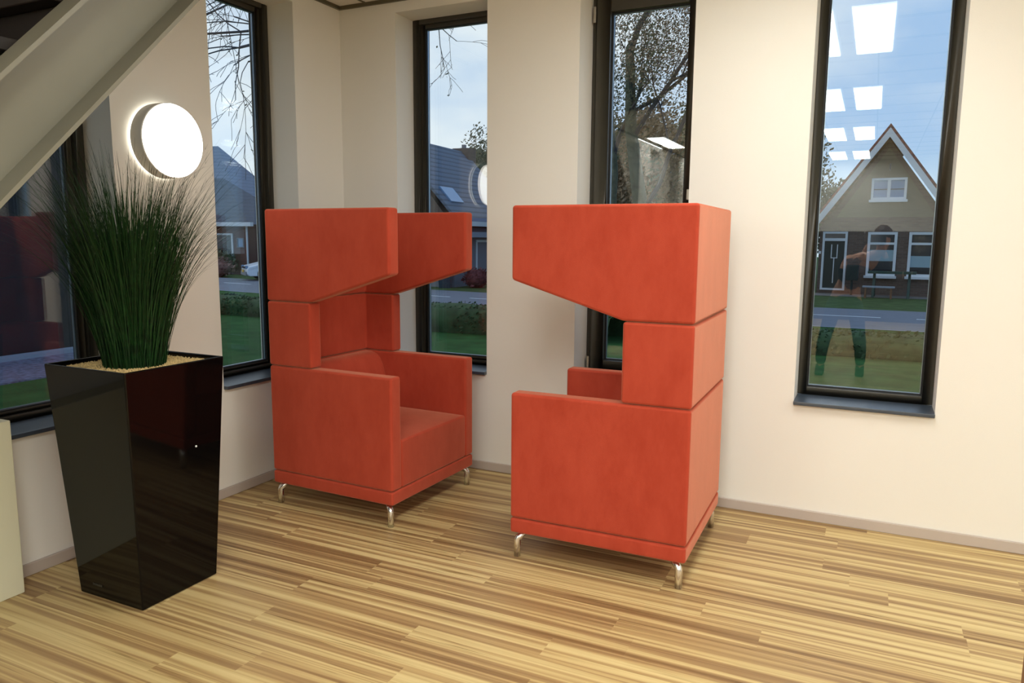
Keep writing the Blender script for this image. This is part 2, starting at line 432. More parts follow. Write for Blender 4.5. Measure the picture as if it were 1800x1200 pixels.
def ring(mb, x0, x1, z0, z1, l, r_, b, t, y0, y1):
    mb.box(x0, y0, z0, x0 + l, y1, z1); mb.box(x1 - r_, y0, z0, x1, y1, z1)
    mb.box(x0 + l, y0, z0, x1 - r_, y1, z0 + b); mb.box(x0 + l, y0, z1 - t, x1 - r_, y1, z1)
def window(n, a, b, side, style):
    root = bpy.data.objects.new('window_%d' % n, None); col.objects.link(root); tag(root, kind='structure')
    if side == 'back': root.location = (0, 0, 0)
    else: root.rotation_euler = (0, 0, R(90))        # local x -> world y, local y -> world -x
    z0, z1 = .65, ZT
    Fm = MB()
    if style == 'thin':
        l, r_, bb, tt = .045, .05, .042, .055
        ring(Fm, a, b, z0, z1, l, r_, bb, tt, .20, .275)
    elif style == 'sash':
        l, r_, bb, tt = .115, .078, .100, .105
        ring(Fm, a, b, z0, z1, .055, .055, .05, .05, .215, .285)
    else:
        l, r_, bb, tt = .085, .085, .05, .055
        ring(Fm, a, b, z0, z1, .05, .05, .03, .03, .20, .275)
    Fm.build('window_frame', frame_m, root, bevel=.004, seg=1)
    if style == 'sash':
        s_ = MB(); ring(s_, a + .03, b - .03, z0 + .03, z1 - .03, l - .03, r_ - .03, bb - .03, tt - .03, .195, .225 + .05)
        sash = s_.build('sash', frame_m, root, bevel=.006, seg=2)
        for hz in (z0 + .03, z1 - .16):
            MB().tube([(a + .02, .188, hz), (a + .02, .188, hz + .09)], .009, 10).build('hinge', hinge_m, sash)
        MB().box(b - .05, .155, 1.72, b - .03, .195, 1.78).build('handle', hinge_m, sash, bevel=.004)
    elif style == 'step':
        s_ = MB(); ring(s_, a + .05, b - .05, z0 + .03, z1 - .03, l - .05, r_ - .05, bb - .03, tt - .03, .222, .27)
        s_.build('glazing_bead', frame_m, root, bevel=.004, seg=1)
    g0, g1, h0, h1 = a + l, b - r_, z0 + bb, z1 - tt
    gk = MB(); ring(gk, g0 - .002, g1 + .002, h0 - .002, h1 + .002, .009, .009, .008, .008, .226, .262)
    gk.build('gasket', gasket_m, root)
    sp_ = MB(); ring(sp_, g0 + .004, g1 - .004, h0 + .003, h1 - .003, .006, .006, .006, .006, .238, .252)
    sp_.build('spacer_bar', spacer_m, root)
    MB().box(g0, .236, h0, g1, .256, h1).build('pane', glass_m, root)
    sl = MB().box(a, -.03, .63, b, .20, .65)
    sl.build('sill', sill_m, root, bevel=.004, seg=2)
    return root
# numbered from the corner stair side to the right
window(1, *left_w[1], 'left', 'step')
window(2, *left_w[0], 'left', 'step')
window(3, *back_w[0], 'back', 'step')
window(4, *back_w[1], 'back', 'sash')
window(5, *back_w[2], 'back', 'thin')
for k, i in enumerate((3, 4, 5)): window(6 + k, *back_w[i], 'back', 'thin')
for k, i in enumerate((2, 3, 4, 5)): window(9 + k, *left_w[i], 'left', 'step')

# ------------------------------------------------------------------ high-back chairs
CW, CD_ = .8135, .8278
zb_, zs_, za_, zm_, zf_, zt_, T_, TB, DM = .1202, .1937, .7937, 1.1497, 1.3098, 1.6434, .0846, .094, .3045
hw, hd = CW / 2, CD_ / 2
def chair(label):
    root = empty('high_back_armchair', (0, 0, 0), 0, label, 'armchair', 'orange high-back armchairs')
    g = .0015
    MB().box(-hd, -hw, zb_, hd, hw, zs_ - g).build('base_frame', fabric_m, root, bevel=.012, seg=3)
    xs = [-hd, -hd + TB, hd]; ys = [-hw, -hw + T_, hw - T_, hw]
    U = {(0, 0), (1, 0), (0, 1), (0, 2), (1, 2)}
    cells(xs, ys, U, lambda x, y: zs_ + g, lambda x, y: za_ - g).build('arm_shell', fabric_m, root, bevel=.014, seg=4)
    xm = [-hd, -hd + TB, -hd + DM]
    cells(xm, ys, U, lambda x, y: za_ + g, lambda x, y: zm_ - g).build('head_wing_shell', fabric_m, root, bevel=.013, seg=4)
    xh = [-hd, -hd + TB, -hd + DM, hd]
    UH = {(0, 0), (1, 0), (2, 0), (0, 1), (0, 2), (1, 2), (2, 2)}
    def hb(x, y):
        t = max(0, (x - (-hd + DM)) / (hd - (-hd + DM))); return zm_ + g + (zf_ - zm_) * t
    cells(xh, ys, UH, hb, lambda x, y: zt_).build('privacy_hood', fabric_m, root, bevel=.014, seg=4, angle=8)
    # seat block with a slightly domed top
    sx0, sx1, sy = -hd + TB, hd - .002, hw - T_ - .001
    nx, ny = 14, 14; mb = MB(); top = []
    for i in range(nx + 1):
        for j in range(ny + 1):
            u_, v_ = i / nx, j / ny
            dome = .018 * (math.sin(math.pi * min(1, max(0, u_))) ** .6) * (math.sin(math.pi * v_) ** .6)
            mb.v.append((sx0 + (sx1 - sx0) * u_, -sy + 2 * sy * v_, .452 + dome))
    for i in range(nx):
        for j in range(ny):
            a = i * (ny + 1) + j; mb.f.append((a, a + ny + 1, a + ny + 2, a + 1))
    b0 = len(mb.v)
    per = [i * (ny + 1) for i in range(nx + 1)] + [nx * (ny + 1) + j for j in range(1, ny + 1)] + [i * (ny + 1) + ny for i in range(nx - 1, -1, -1)] + [j for j in range(ny - 1, 0, -1)]
    for k in per: mb.v.append((mb.v[k][0], mb.v[k][1], zs_ + g))
    n = len(per)
    for k in range(n): mb.f.append((per[k], b0 + k, b0 + (k + 1) % n, per[(k + 1) % n]))
    mb.f.append(tuple(range(b0, b0 + n)))
    mb.build('seat_cushion', fabric_m, root, bevel=.013, seg=3, angle=50)
    # back cushion, rounded at the top, leaning
    pr = [(-hd + TB, .45), (-.135, .45), (-.150, .56), (-.166, .64), (-.186, .71), (-.205, .748), (-.232, .775), (-.268, .788), (-hd + TB, .790)]
    MB().prism([(p[0], p[1]) for p in pr], 1, -sy, sy).build('back_cushion', fabric_m, root, bevel=.008, seg=2, angle=60)
    for sx_ in (-1, 1):
        for sy_ in (-1, 1):
            cx, cy = sx_ * (hd - .030), sy_ * (hw - .022)
            ix, iy = cx - sx_ * .036, cy - sy_ * .020
            lg = MB().tube([(cx, cy, 0), (cx, cy, .082), (cx - sx_ * .003, cy - sy_ * .002, .090), (ix, iy, zb_ + .002)], [.016, .016, .016, .0135], 16)
            lg.build('leg', chrome_m, root, smooth=True)
            MB().box(ix - .028, iy - .028, zb_ - .005, ix + .028, iy + .028, zb_ - .0005)
    return root
def copy_tree(o, parent=None):
    c = o.copy(); col.objects.link(c); c.parent = parent
    for ch in list(o.children): copy_tree(ch, c)
    return c
c1 = chair('orange high-back armchair facing right with its seat visible, nearer the potted grass')
c2 = copy_tree(c1)
c2['label'] = 'orange high-back armchair facing left with its back to the right-hand window'
c1.location = (.7405, -.6903, 0); c1.rotation_euler = (0, 0, -.032)
c2.location = (2.2329, -.7243, 0); c2.rotation_euler = (0, 0, 3.1556)

# ------------------------------------------------------------------ potted grass
pot = empty('potted_grass', (.548, -2.085, 0), 0, 'tall glossy black tapered planter with dark green ornamental grass under the white stair', 'plant')
hb_, ht_, PH = .190, .240, .985
mb = MB()
def frustum(b, t, z0, z1):
    return [(-b, -b, z0), (b, -b, z0), (b, b, z0), (-b, b, z0), (-t, -t, z1), (t, -t, z1), (t, t, z1), (-t, t, z1)]
v0 = frustum(hb_, ht_, 0.002, PH); mb.v += v0
ti = ht_ - .012
mb.v += [(-ti, -ti, PH), (ti, -ti, PH), (ti, ti, PH), (-ti, ti, PH)]
bi = ti - .004
mb.v += [(-bi, -bi, PH - .06), (bi, -bi, PH - .06), (bi, bi, PH - .06), (-bi, bi, PH - .06)]
mb.f += [(3, 2, 1, 0), (0, 1, 5, 4), (1, 2, 6, 5), (2, 3, 7, 6), (3, 0, 4, 7)]
for k in range(4):
    k2 = (k + 1) % 4; mb.f += [(4 + k, 4 + k2, 8 + k2, 8 + k), (8 + k, 8 + k2, 12 + k2, 12 + k)]
mb.f.append((12, 13, 14, 15))
mb.build('planter', black_m, pot, bevel=.006, seg=3)
random.seed(4)
mb = MB(); s_ = ti - .004; n = 26
for i in range(n + 1):
    for j in range(n + 1):
        mb.v.append((-s_ + 2 * s_ * i / n, -s_ + 2 * s_ * j / n, PH - .022 + random.uniform(-.003, .003)))
for i in range(n):
    for j in range(n):
        a = i * (n + 1) + j; mb.f.append((a, a + n + 1, a + n + 2, a + 1))
for k in range(2600):
    x, y = random.uniform(-s_, s_), random.uniform(-s_, s_); rr = random.uniform(.003, .006)
    z = PH - .020
    q = [(x - rr, y, z), (x, y - rr, z), (x + rr, y, z), (x, y + rr, z), (x, y, z + rr * .9)]
    mb.add(q, [(0, 1, 4), (1, 2, 4), (2, 3, 4), (3, 0, 4)])
tag(mb.build('gravel_topping', gravel_m, pot, fix=False), kind='stuff')
MB().lathe([(.0045, 0), (.004, .003)], 14, 'x').build('water_gauge', ewhite_m, pot).location = (hb_ + (ht_ - hb_) * .62 + .0, .085, .62)
# faint maker's mark low on the side facing the room
mb = MB()
for k in range(7): mb.box(-.1 + k * .0085, -.0006, 0, -.1 + k * .0085 + .0055, .0006, .009)
wm = mb.build('maker_mark', mat('faint_grey_mark', srgb(46, 46, 42), .4), pot); wm.location = (.0, -hb_ - .0045, .055)
# the grass
random.seed(11)
mb = MB()
def blade(x, y, ang, lean, ln, wd, curl, seg=9):
    p = Vector((x, y, PH - .03)); th = lean
    side = Vector((-math.sin(ang), math.cos(ang), 0)); out = Vector((math.cos(ang), math.sin(ang), 0))
    tw = random.uniform(-.9, .9)
    pts = []
    for k in range(seg + 1):
        t = k / seg
        wdt = wd * (1 - t ** 2.2) + .0003
        sd = (side * math.cos(tw) + out * math.sin(tw)).normalized()
        pts.append((p.copy(), sd * wdt / 2))
        th += curl * (t ** 1.3) / seg
        p = p + (out * math.sin(th) + Vector((0, 0, 1)) * math.cos(th)) * (ln / seg)
        if p.x + pot.location.x < .02: p.x = .02 - pot.location.x
    n0 = len(mb.v)
    for (q, sd) in pts: mb.v.append(tuple(q - sd)); mb.v.append(tuple(q + sd))
    for k in range(seg):
        a = n0 + 2 * k; mb.f.append((a, a + 1, a + 3, a + 2))
    return pts
for k in range(1500):
    a = random.uniform(0, 2 * math.pi); rr = .115 * math.sqrt(random.random())
    x, y = rr * math.cos(a), rr * math.sin(a) - 0.01
    ang = a + random.uniform(-.5, .5)
    lean = .02 + rr / .115 * random.uniform(.04, .24)
    ln = random.uniform(.50, .78) if random.random() < .8 else random.uniform(.72, .92)
    blade(x, y, ang, lean, ln, random.uniform(.003, .0055), random.uniform(.2, 1.9))
for k in range(460):                     # thin arching outer leaves
    a = random.uniform(0, 2 * math.pi); rr = .11 * random.uniform(.6, 1)
    blade(rr * math.cos(a), rr * math.sin(a), a + random.uniform(-.3, .3), random.uniform(.05, .34), random.uniform(.6, 1.05), random.uniform(.0016, .003), random.uniform(1.2, 4.6), 14)
for k in range(60):                      # feathery seed tips
    a = random.uniform(0, 2 * math.pi); rr = .1 * random.random()
    pts = blade(rr * math.cos(a), rr * math.sin(a), a, random.uniform(.05, .28), random.uniform(.75, .98), .0018, random.uniform(.3, 1.6), 10)
    for j in range(5, 11):
        for s2 in (-1, 1):
            q = pts[j][0]; b_ = a + s2 * random.uniform(.4, 1.2); l2 = random.uniform(.02, .06)
            d = Vector((math.cos(b_) * .6, math.sin(b_) * .6, 1)).normalized() * l2
            n0 = len(mb.v); mb.v += [tuple(q), tuple(q + Vector((.0012, 0, 0))), tuple(q + d)]; mb.f.append((n0, n0 + 1, n0 + 2))
tag(mb.build('grass_leaves', blade_m, pot, fix=False), kind='stuff')

# ------------------------------------------------------------------ round wall lamp
lamp = empty('wall_lamp', (0, -1.457, 1.968), 0, 'round glowing white drum lamp on the wall between the two left windows', 'lamp')
MB().lathe([(.174, .0), (.178, .003), (.178, .015), (.174, .018)], 72, 'x').build('halo_ring', halo_m, lamp, smooth=True)
MB().lathe([(.170, .018), (.184, .018), (.184, .094), (.180, .097), (.176, .097)], 72, 'x').build('lamp_housing', lampgrey_m, lamp)
MB().lathe([(.179, .0975), (.177, .102), (.170, .104)], 72, 'x').build('diffuser', disc_m, lamp)

# ------------------------------------------------------------------ staircase
SL = 1.0215; ST0 = 4.478 - .0; XF = 1.0
def zs_at(y, off=0): return SL * y + ST0 + off
st = empty('staircase', (0, -4.35, 0), 0, 'steel staircase with pale channel stringer and dark treads rising at top left', 'staircase')
def sbox(mb, x0, x1, o0, o1, y0, y1):
    """bar following the stair slope between vertical offsets o0..o1, cut plumb at y0 and y1"""
    mb.add([(x0, y0, zs_at(y0, o0)), (x1, y0, zs_at(y0, o0)), (x1, y1, zs_at(y1, o0)), (x0, y1, zs_at(y1, o0)),
            (x0, y0, zs_at(y0, o1)), (x1, y0, zs_at(y0, o1)), (x1, y1, zs_at(y1, o1)), (x0, y1, zs_at(y1, o1))],
           [(0, 3, 2, 1), (4, 5, 6, 7), (0, 1, 5, 4), (1, 2, 6, 5), (2, 3, 7, 6), (3, 0, 4, 7)])
Y0s, Y1s = -4.38, -1.12
FH = .352; FT = .019
for (xw0, xw1, xf0, xf1) in ((XF - .112, XF - .10, XF - .10, XF), (.10, .112, .01, .10)):
    mb = MB(); sbox(mb, xw0, xw1, 0, FH, Y0s, Y1s); sbox(mb, xf0, xf1, 0, FT, Y0s, Y1s); sbox(mb, xf0, xf1, FH - FT, FH, Y0s, Y1s)
    so = mb.build('stringer', steel_m, st); so.location = (0, 4.35, 0)
mb = MB(); sbox(mb, .02, .098, FH, FH + .75, Y0s, Y1s)  # made-up dark panel, added so the space above the stringer reads black
mb.build('added_dark_panel', dwood_m, st).location = (0, 4.35, 0)
k = 0; z = .19
while z < 3.3:
    yy = (z - ST0 - .30) / SL       # tread position on the slope
    t = MB().box(.114, yy - .13, z - .04, XF - .114, yy + .14, z)
    t.box(.114, yy + .12, z, XF - .114, yy + .14, z + .15)
    t.build('tread', dwood_m, st, bevel=.003, seg=1).location = (0, 4.35, 0)
    z += .19; k += 1

# low white cabinet under the window by the stair
tag(MB().box(0.016, -3.62, 0, .15, -2.38, .745).build('low_cabinet', white_m, bevel=.003, seg=1), 'low white panel cabinet against the left wall at the picture edge', 'cabinet')

# ------------------------------------------------------------------ ceiling lights
first = None
def luminaire(x, y0, y1, label, pw):
    root = empty('ceiling_light', (x, (y0 + y1) / 2, CH), 0, label, 'ceiling light', 'strip lights in the ceiling')
    h = (y1 - y0) / 2
    MB().box(-.145, -h - .01, -.016, .145, h + .01, 0).build('light_frame', ewhite_m, root)
    MB().box(-.13, -h, -.022, .13, h, -.0165).build('diffuser', panel_m, root)
    ld = bpy.data.lights.new('louvre_light', 'AREA'); ld.shape = 'RECTANGLE'; ld.size = .25; ld.size_y = 2 * h - .01
    ld.energy = PWATT * pw; ld.color = (1, 1.015, .96); ld.spread = R(SPREAD)
    lo = bpy.data.objects.new('louvre_light', ld); col.objects.link(lo); lo.parent = root; lo.location = (0, 0, -.026)
    return root
rows = [(-2.16, -.83, 3.19), (-5.0, -3.66, 3.13), (-7.88, -6.5, 3.06), (-10.8, -9.45, 2.98)]
for ri, (y0, y1, xr) in enumerate(rows):
    for ci, dx in enumerate((-2.8, 0, 2.75, 5.5)):
        if ci == 0 and ri < 2: continue
        for k, d in enumerate((0, -.375)):
            luminaire(xr + dx + d, y0, y1, '%s light of a bright ceiling pair, %s row from windows, %s line' % (
                ('right', 'left')[k], ('first', 'second', 'third', 'fourth')[ri], ('stair-side', 'middle', 'right-hand', 'far right')[ci]), (2.3, 1.25, .74, .62)[ci] * (.6, 1.26, 1.28, 1.1)[ri])

# ------------------------------------------------------------------ things behind the camera (seen only reflected in the glass)
dk = empty('reception_desk', (4.9, -6.0, 0), 0, 'white office desk with brown wooden end panel behind the viewpoint', 'desk')
MB().box(-.9, -.45, .71, .9, .45, .75).build('desk_top', desk_m, dk, bevel=.003, seg=1)
MB().box(-.88, -.43, 0, -.84, .43, .71).build('end_panel', desk_m, dk)
MB().box(.84, -.43, 0, .88, .43, .71).build('end_panel', desk_m, dk)
MB().box(-.84, .36, .12, .84, .39, .71).build('front_panel', desk_m, dk)
# invented dark cabinets along the far wall, added to darken its reflection
for k, lb in enumerate(('invented dark storage cabinet on the far wall, nearest the stair side', 'invented dark storage cabinet on the far wall, middle of three', 'invented dark storage cabinet on the far wall, furthest from the stair')):
    sb = empty('added_dark_cabinet', (1.6 + k * 1.52, RY0 + .02, 0), 0, lb, 'cabinet', 'invented dark cabinets along the far wall')
    MB().box(0, 0, 0, 1.5, .45, 1.66).build('carcass', cabd_m, sb)
    for j in range(2):
        d_ = MB().box(.01 + j * .745, .45, .06, .74 + j * .745, .468, 1.64).build('door', cabd_m, sb)
        MB().box(.66 + j * .14, .468, .8, .68 + j * .14, .49, .95).build('handle', hinge_m, d_)

# wooden cupboard whose corner shows at the lower right
cx0, cy0 = 3.72, -1.93
cup = empty('wooden_cupboard', (cx0, cy0, 0), 0, 'brown wooden cupboard end just showing at the lower right picture edge', 'cupboard')
MB().box(0, 0, 0, .02, -.38, .42).build('side_panel', bwood_m, cup)
MB().box(.02, 0, 0, .45, -.38, .42).build('carcass', bwood_m, cup)

# ------------------------------------------------------------------ outside: ground, road
GZ = -.5
def ymid(x): return 17.3 + max(0, -x - 8) * .145
tag(MB().quad((-90, -40, GZ), (60, -40, GZ), (60, 90, GZ), (-90, 90, GZ)).build('lawn', lawn_m, fix=False), kind='structure')
def strip(name, o0, o1, z, m):
    xs = [-70, -45, -30, -20, -14, -8, 0, 50]; mb = MB()
    for x in xs: mb.v += [(x, ymid(x) + o0, z), (x, ymid(x) + o1, z)]
    for i in range(len(xs) - 1): mb.f.append((2 * i, 2 * i + 2, 2 * i + 3, 2 * i + 1))
    return tag(mb.build(name, m, fix=False), kind='structure')
strip('verge_ground', 2.4, 60, GZ + .004, verge_m)
strip('road', -2.8, 2.4, GZ + .01, asph_m)
strip('footpath', 7.6, 9.0, GZ + .012, pave_m)
tag(strip('road_edge', -2.9, -2.8, GZ + .012, kerb_m), kind='structure')
x = 1.77 - 2.6 * 14
for k in range(18):
    a, b = x, x + 1.78
    d = MB().add([(a, ymid(a) - .07, GZ + .016), (b, ymid(b) - .07, GZ + .016), (b, ymid(b) + .07, GZ + .016), (a, ymid(a) + .07, GZ + .016)], [(0, 1, 2, 3)])
    tag(d.build('trim_%d' % (10 + k), line_m, fix=False), kind='structure')
    x += 2.6

# ------------------------------------------------------------------ foliage helpers
def leaves(mb, pts, size, rnd=random):
    for p in pts:
        s = size * rnd.uniform(.6, 1.3)
        a = Vector((rnd.gauss(0, 1), rnd.gauss(0, 1), rnd.gauss(0, 1))).normalized(); b = a.orthogonal().normalized()
        c = a.cross(b); p = Vector(p)
        mb.v += [tuple(p - b * s * .5), tuple(p + c * s * .28), tuple(p + b * s * .5), tuple(p - c * s * .28)]
        n0 = len(mb.v) - 4; mb.f.append((n0, n0 + 1, n0 + 2, n0 + 3))
def blob(mb, c, rx, ry, rz, n=14, m=9, bump=.18, seed=0):
    base = len(mb.v)
    for i in range(m + 1):
        ph = math.pi * i / m
        for j in range(n):
            th = 2 * math.pi * j / n
            d = Vector((math.sin(ph) * math.cos(th), math.sin(ph) * math.sin(th), math.cos(ph)))
            s = 1 + bump * noise.noise(d * 2.2 + Vector((seed, seed * 2, 0)))
            mb.v.append((c[0] + rx * d.x * s, c[1] + ry * d.y * s, c[2] + rz * d.z * s))
    for i in range(m):
        for j in range(n):
            j2 = (j + 1) % n; mb.f.append((base + i * n + j, base + (i + 1) * n + j, base + (i + 1) * n + j2, base + i * n + j2))
def bush(name, c, rx, ry, h, m, n, size, label, cat='bush', group=None, seed=0):
    rnd = random.Random(seed); mb = MB(); root = empty(name, (c[0], c[1], GZ), 0, label, cat, group)
    blob(mb, (0, 0, h * .45), rx * .8, ry * .8, h * .46, seed=seed); mb.build('foliage_core', m, root, smooth=True, fix=False)
    mb = MB(); P = []
    for _ in range(n):
        d = Vector((rnd.gauss(0, 1), rnd.gauss(0, 1), rnd.gauss(0, 1))).normalized(); s = rnd.uniform(.72, 1.02)
        s *= 1 + .25 * noise.noise(d * 3 + Vector((seed, 0, 0)))
        P.append((rx * d.x * s, ry * d.y * s, max(.02, h * .5 + h * .5 * d.z * s)))
    leaves(mb, P, size, rnd); tag(mb.build('leaves', m, root, fix=False), kind='stuff')
    return root
# long hedge between lawn and road: three runs
def hedge(x0, x1, y, label, seed, hs=1.0):
    rnd = random.Random(seed); root = empty('hedge', ((x0 + x1) / 2, y, GZ), 0, label, 'hedge', 'low hedges along the lawn')
    L_ = x1 - x0; mb = MB(); nx = int(L_ * 4)
    for i in range(nx + 1):
        x = -L_ / 2 + L_ * i / nx
        for k, (dy, dz) in enumerate(((-.6, 0), (-.62, .35), (-.45, .6), (0, .68), (.45, .6), (.62, .35), (.6, 0))):
            s = noise.noise(Vector((x * .9 + seed, k * .7, 0))) * .12
            mb.v.append((x, dy + s, max(0, dz + s * .7 * (dz > 0)) * hs))
    for i in range(nx):
        for k in range(6):
            a = i * 7 + k; mb.f.append((a, a + 7, a + 8, a + 1))
    mb.build('foliage_core', leafd_m, root, smooth=True, fix=False)
    mb = MB(); P = []
    for _ in range(int(L_ * 520)):
        t = rnd.uniform(0, math.pi); x = rnd.uniform(-L_ / 2, L_ / 2); s = noise.noise(Vector((x * .9 + seed, t, 0))) * .12
        P.append((x, -(.66 + s) * math.cos(t) * rnd.uniform(.9, 1.1), max(.01, hs * (.66 + s) * math.sin(t) ** .6 * rnd.uniform(.86, 1.1))))
    leaves(mb, P, .085, rnd); tag(mb.build('leaves', leafd_m, root, fix=False), kind='stuff')
hedge(-18, -7.5, 10.35, 'low green hedge seen through the window behind the potted grass', 1, .62)
hedge(-7.3, -1.2, 10.0, 'low green hedge seen through the corner window between the armchairs', 2, .80)
hedge(-1.0, 6.5, 10.4, 'low green hedge seen through the right-hand window below the brick cottage', 3, .56)

def grow(segs, tips, p, d, ln, rad, depth, rnd, up_=.05, spread=.5, droop=0, ratio=.72):
    n = 4; pts = [p.copy()]; rs = [rad]
    for k in range(n):
        d = (d + Vector((rnd.gauss(0, .12), rnd.gauss(0, .12), rnd.gauss(0, .08) + up_ - droop))).normalized()
        p = p + d * ln / n; pts.append(p.copy()); rs.append(rad * (1 - .4 * (k + 1) / n))
        if depth > 0 and k >= 1:
            nb = 1 if rnd.random() < .75 else 2
            for _ in range(nb):
                a = Vector((rnd.gauss(0, 1), rnd.gauss(0, 1), rnd.gauss(0, .5))).normalized()
                nd = (d + a * spread * rnd.uniform(.7, 1.4)).normalized()
                grow(segs, tips, p.copy(), nd, ln * ratio * rnd.uniform(.7, 1.1), rs[-1] * .55, depth - 1, rnd, up_, spread, droop * 1.3, ratio)
    segs.append((pts, rs, depth))
    if depth <= 1: tips += pts[1:]
def tree(name, base, trunk, dirs, depth, ln, rad, label, m_leaf, nleaf, lsize, seed, jitter=.25, trunk_top=None, spread=.55, droop=0, up_=.05, cat='tree', group=None, ratio=.72, minr=.004, lim=None):
    rnd = random.Random(seed); root = empty(name, base, 0, label, cat, group)
    tk = MB(); tk.tube(trunk[0], trunk[1], 12); tk.build('trunk', bark_m, root, smooth=True)
    segs = []; tips = []
    for (p, d, l, r_) in dirs: grow(segs, tips, Vector(p), Vector(d).normalized(), l, r_, depth, rnd, up_, spread, droop, ratio)
    if lim:
        segs = [q for q in segs if all(lim[0] < v.x < lim[1] for v in q[0])]; tips = [v for v in tips if lim[0] < v.x < lim[1]]
    mb = MB()
    for pts, rs, dp in segs: mb.tube(pts, [max(minr, v) for v in rs], 5 if dp > 1 else 3, caps=False)
    mb.build('branches', twig_m, root, fix=False)
    if nleaf:
        P = []
        for _ in range(nleaf):
            t = rnd.choice(tips); qx = t.x + rnd.gauss(0, jitter)
            if lim and not (lim[0] - .3 < qx < lim[1] + .3): continue
            P.append((qx, t.y + rnd.gauss(0, jitter), t.z + rnd.gauss(0, jitter)))
        mb = MB(); leaves(mb, P, lsize, rnd); tag(mb.build('leaves', m_leaf, root, fix=False), kind='stuff')
    return root
# big autumn tree outside the narrow window
tree('autumn_tree', (-1.75, 13.6, GZ),
     ([(0, 0, 0), (0, 0, 1.2), (-.12, 0, 2.9), (-.42, .1, 4.6), (-.5, .1, 6.5)], [.25, .2, .17, .14, .1]),
     [((-.05, 0, 2.6), (.7, .1, .8), 3.2, .06), ((-.15, 0, 3.2), (-.9, -.2, .7), 3.0, .06), ((-.35, .1, 4.4), (.6, -.3, .9), 3.0, .06), ((-.4, .1, 5.2), (-.5, .3, .9), 2.6, .05), ((-.5, .1, 6.3), (.2, 0, 1), 2.6, .08), ((-.1, 0, 2.0), (.9, .6, .3), 2.6, .05), ((-.1, 0, 2.2), (-1, .2, .35), 2.4, .045), ((-.4, .1, 5), (.9, .4, .5), 2.6, .05)],
     3, 2.6, .1, 'large autumn tree with brown leaves and mossy trunk outside the narrow window', leafb_m, 60000, .055, 5, .5, lim=(-1.5, 2.3), minr=.006)
# second mossy trunk beside it
tree('mossy_tree', (-2.75, 13.9, GZ), ([(0, 0, 0), (.05, 0, 2), (.12, 0, 3.6), (0, 0, 5)], [.15, .12, .1, .07]),
     [((.1, 0, 3.2), (-.6, 0, .8), 1.8, .06), ((.1, 0, 4), (.3, 0, 1), 1.8, .06)], 2, 1.8, .06,
     'slimmer mossy tree just left of the large autumn tree', leafg_m, 6000, .07, 8, .3, lim=(-1.6, 1.6))
# bare birch whose hanging twigs cross the top of the left window (trunk hidden by the corner)
bt = Vector((-5.1, 6.6, GZ))
D = []
for (p, t_, l, r_) in (((0, 0, 5.1), (-5.8, 4.6, 4.6), 2.0, .035), ((0, 0, 5.4), (-5.9, 4.2, 5.3), 2.6, .04), ((0, 0, 4.9), (-5.6, 5.0, 4.2), 1.9, .022), ((0, 0, 5.8), (-6.2, 5.2, 5.6), 2.0, .03),
                      ((0, 0, 5.6), (-4.0, 8.0, 5.9), 2.2, .03), ((0, 0, 6.2), (-4.9, 4.5, 6.6), 2.2, .04), ((0, 0, 5.2), (-6.4, 5.0, 4.9), 2.3, .03)):
    d = Vector(t_) - (bt + Vector((0, 0, p[2] - GZ * 0)));  D.append(((0, 0, p[2] - GZ), (t_[0] - bt.x, t_[1] - bt.y, t_[2] - p[2]), l, r_))
tree('bare_birch', tuple(bt), ([(0, 0, 0), (.05, 0, 2.2), (0, .05, 4.8), (0, 0, 7.0)], [.16, .13, .10, .04]), D, 3, 2, .04,
     'bare birch with thin hanging twigs crossing the upper left window', leafg_m, 260, .05, 21, .04, spread=.75, droop=.03, up_=0, ratio=.62, minr=.0045)

# ------------------------------------------------------------------ houses
def housewin(root, x0, x1, z0, z1, y, fw_=.09, transom=None, mull=None, pane=dglass_m, sill=True, fm=ewhite_m, curtain=None):
    mb = MB(); ring(mb, x0, x1, z0, z1, fw_, fw_, fw_, fw_, y - .06, y + .02)
    if transom: mb.box(x0 + fw_, y - .05, transom - .04, x1 - fw_, y + .02, transom + .04)
    if mull: mb.box(mull - .05, y - .05, z0 + fw_, mull + .05, y + .02, z1 - fw_)
    if sill: mb.box(x0 - .05, y - .14, z0 - .09, x1 + .05, y + .02, z0)
    f_ = mb.build('window', fm, root)
    MB().box(x0 + fw_, y - .012, z0 + fw_, x1 - fw_, y - .002, z1 - fw_).build('pane', pane, f_)
    if curtain: MB().box(x0 + fw_, y - .018, curtain[0], x1 - fw_, y - .013, curtain[1]).build('net_curtain', curtain_m, f_)
    return f_
# cottage opposite the right-hand window. local frame: x along facade, y depth, z up from world 0
h5 = empty('brick_cottage', (3.55, 26.2, 0), R(-4.4), 'brown brick cottage with steep gable and white bargeboards outside the right-hand window', 'house')
H = 2.15
MB().prism([(-H, GZ), (H, GZ), (H, 2.0), (0, 2.0 + H * 1.405), (-H, 2.0)], 1, 0, 9).build('wall', brick_m, h5)
MB().prism([(-1.62, 2.32), (1.62, 2.32), (0, 2.0 + H * 1.405 - .25)], 1, -.02, .01).build('gable_reflection_face', reflbrick_m, h5)  # tan triangle stands for the reflected room, painted onto the gable
for sgn in (-1, 1):
    a = (0, 5.42); b = (sgn * 2.36, 2.14)
    n_ = Vector((b[1] - a[1], a[0] - b[0])).normalized() * sgn
    n_ = Vector((abs(n_.x) * sgn, abs(n_.y)))
    t_ = .09
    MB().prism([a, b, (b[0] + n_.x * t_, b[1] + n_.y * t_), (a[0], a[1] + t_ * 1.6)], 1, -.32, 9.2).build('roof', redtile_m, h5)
    MB().prism([(0, 5.42), (b[0], b[1]), (b[0] - sgn * .05, b[1] - .26), (0, 5.10)], 1, -.36, -.30).build('bargeboard', ewhite_m, h5)
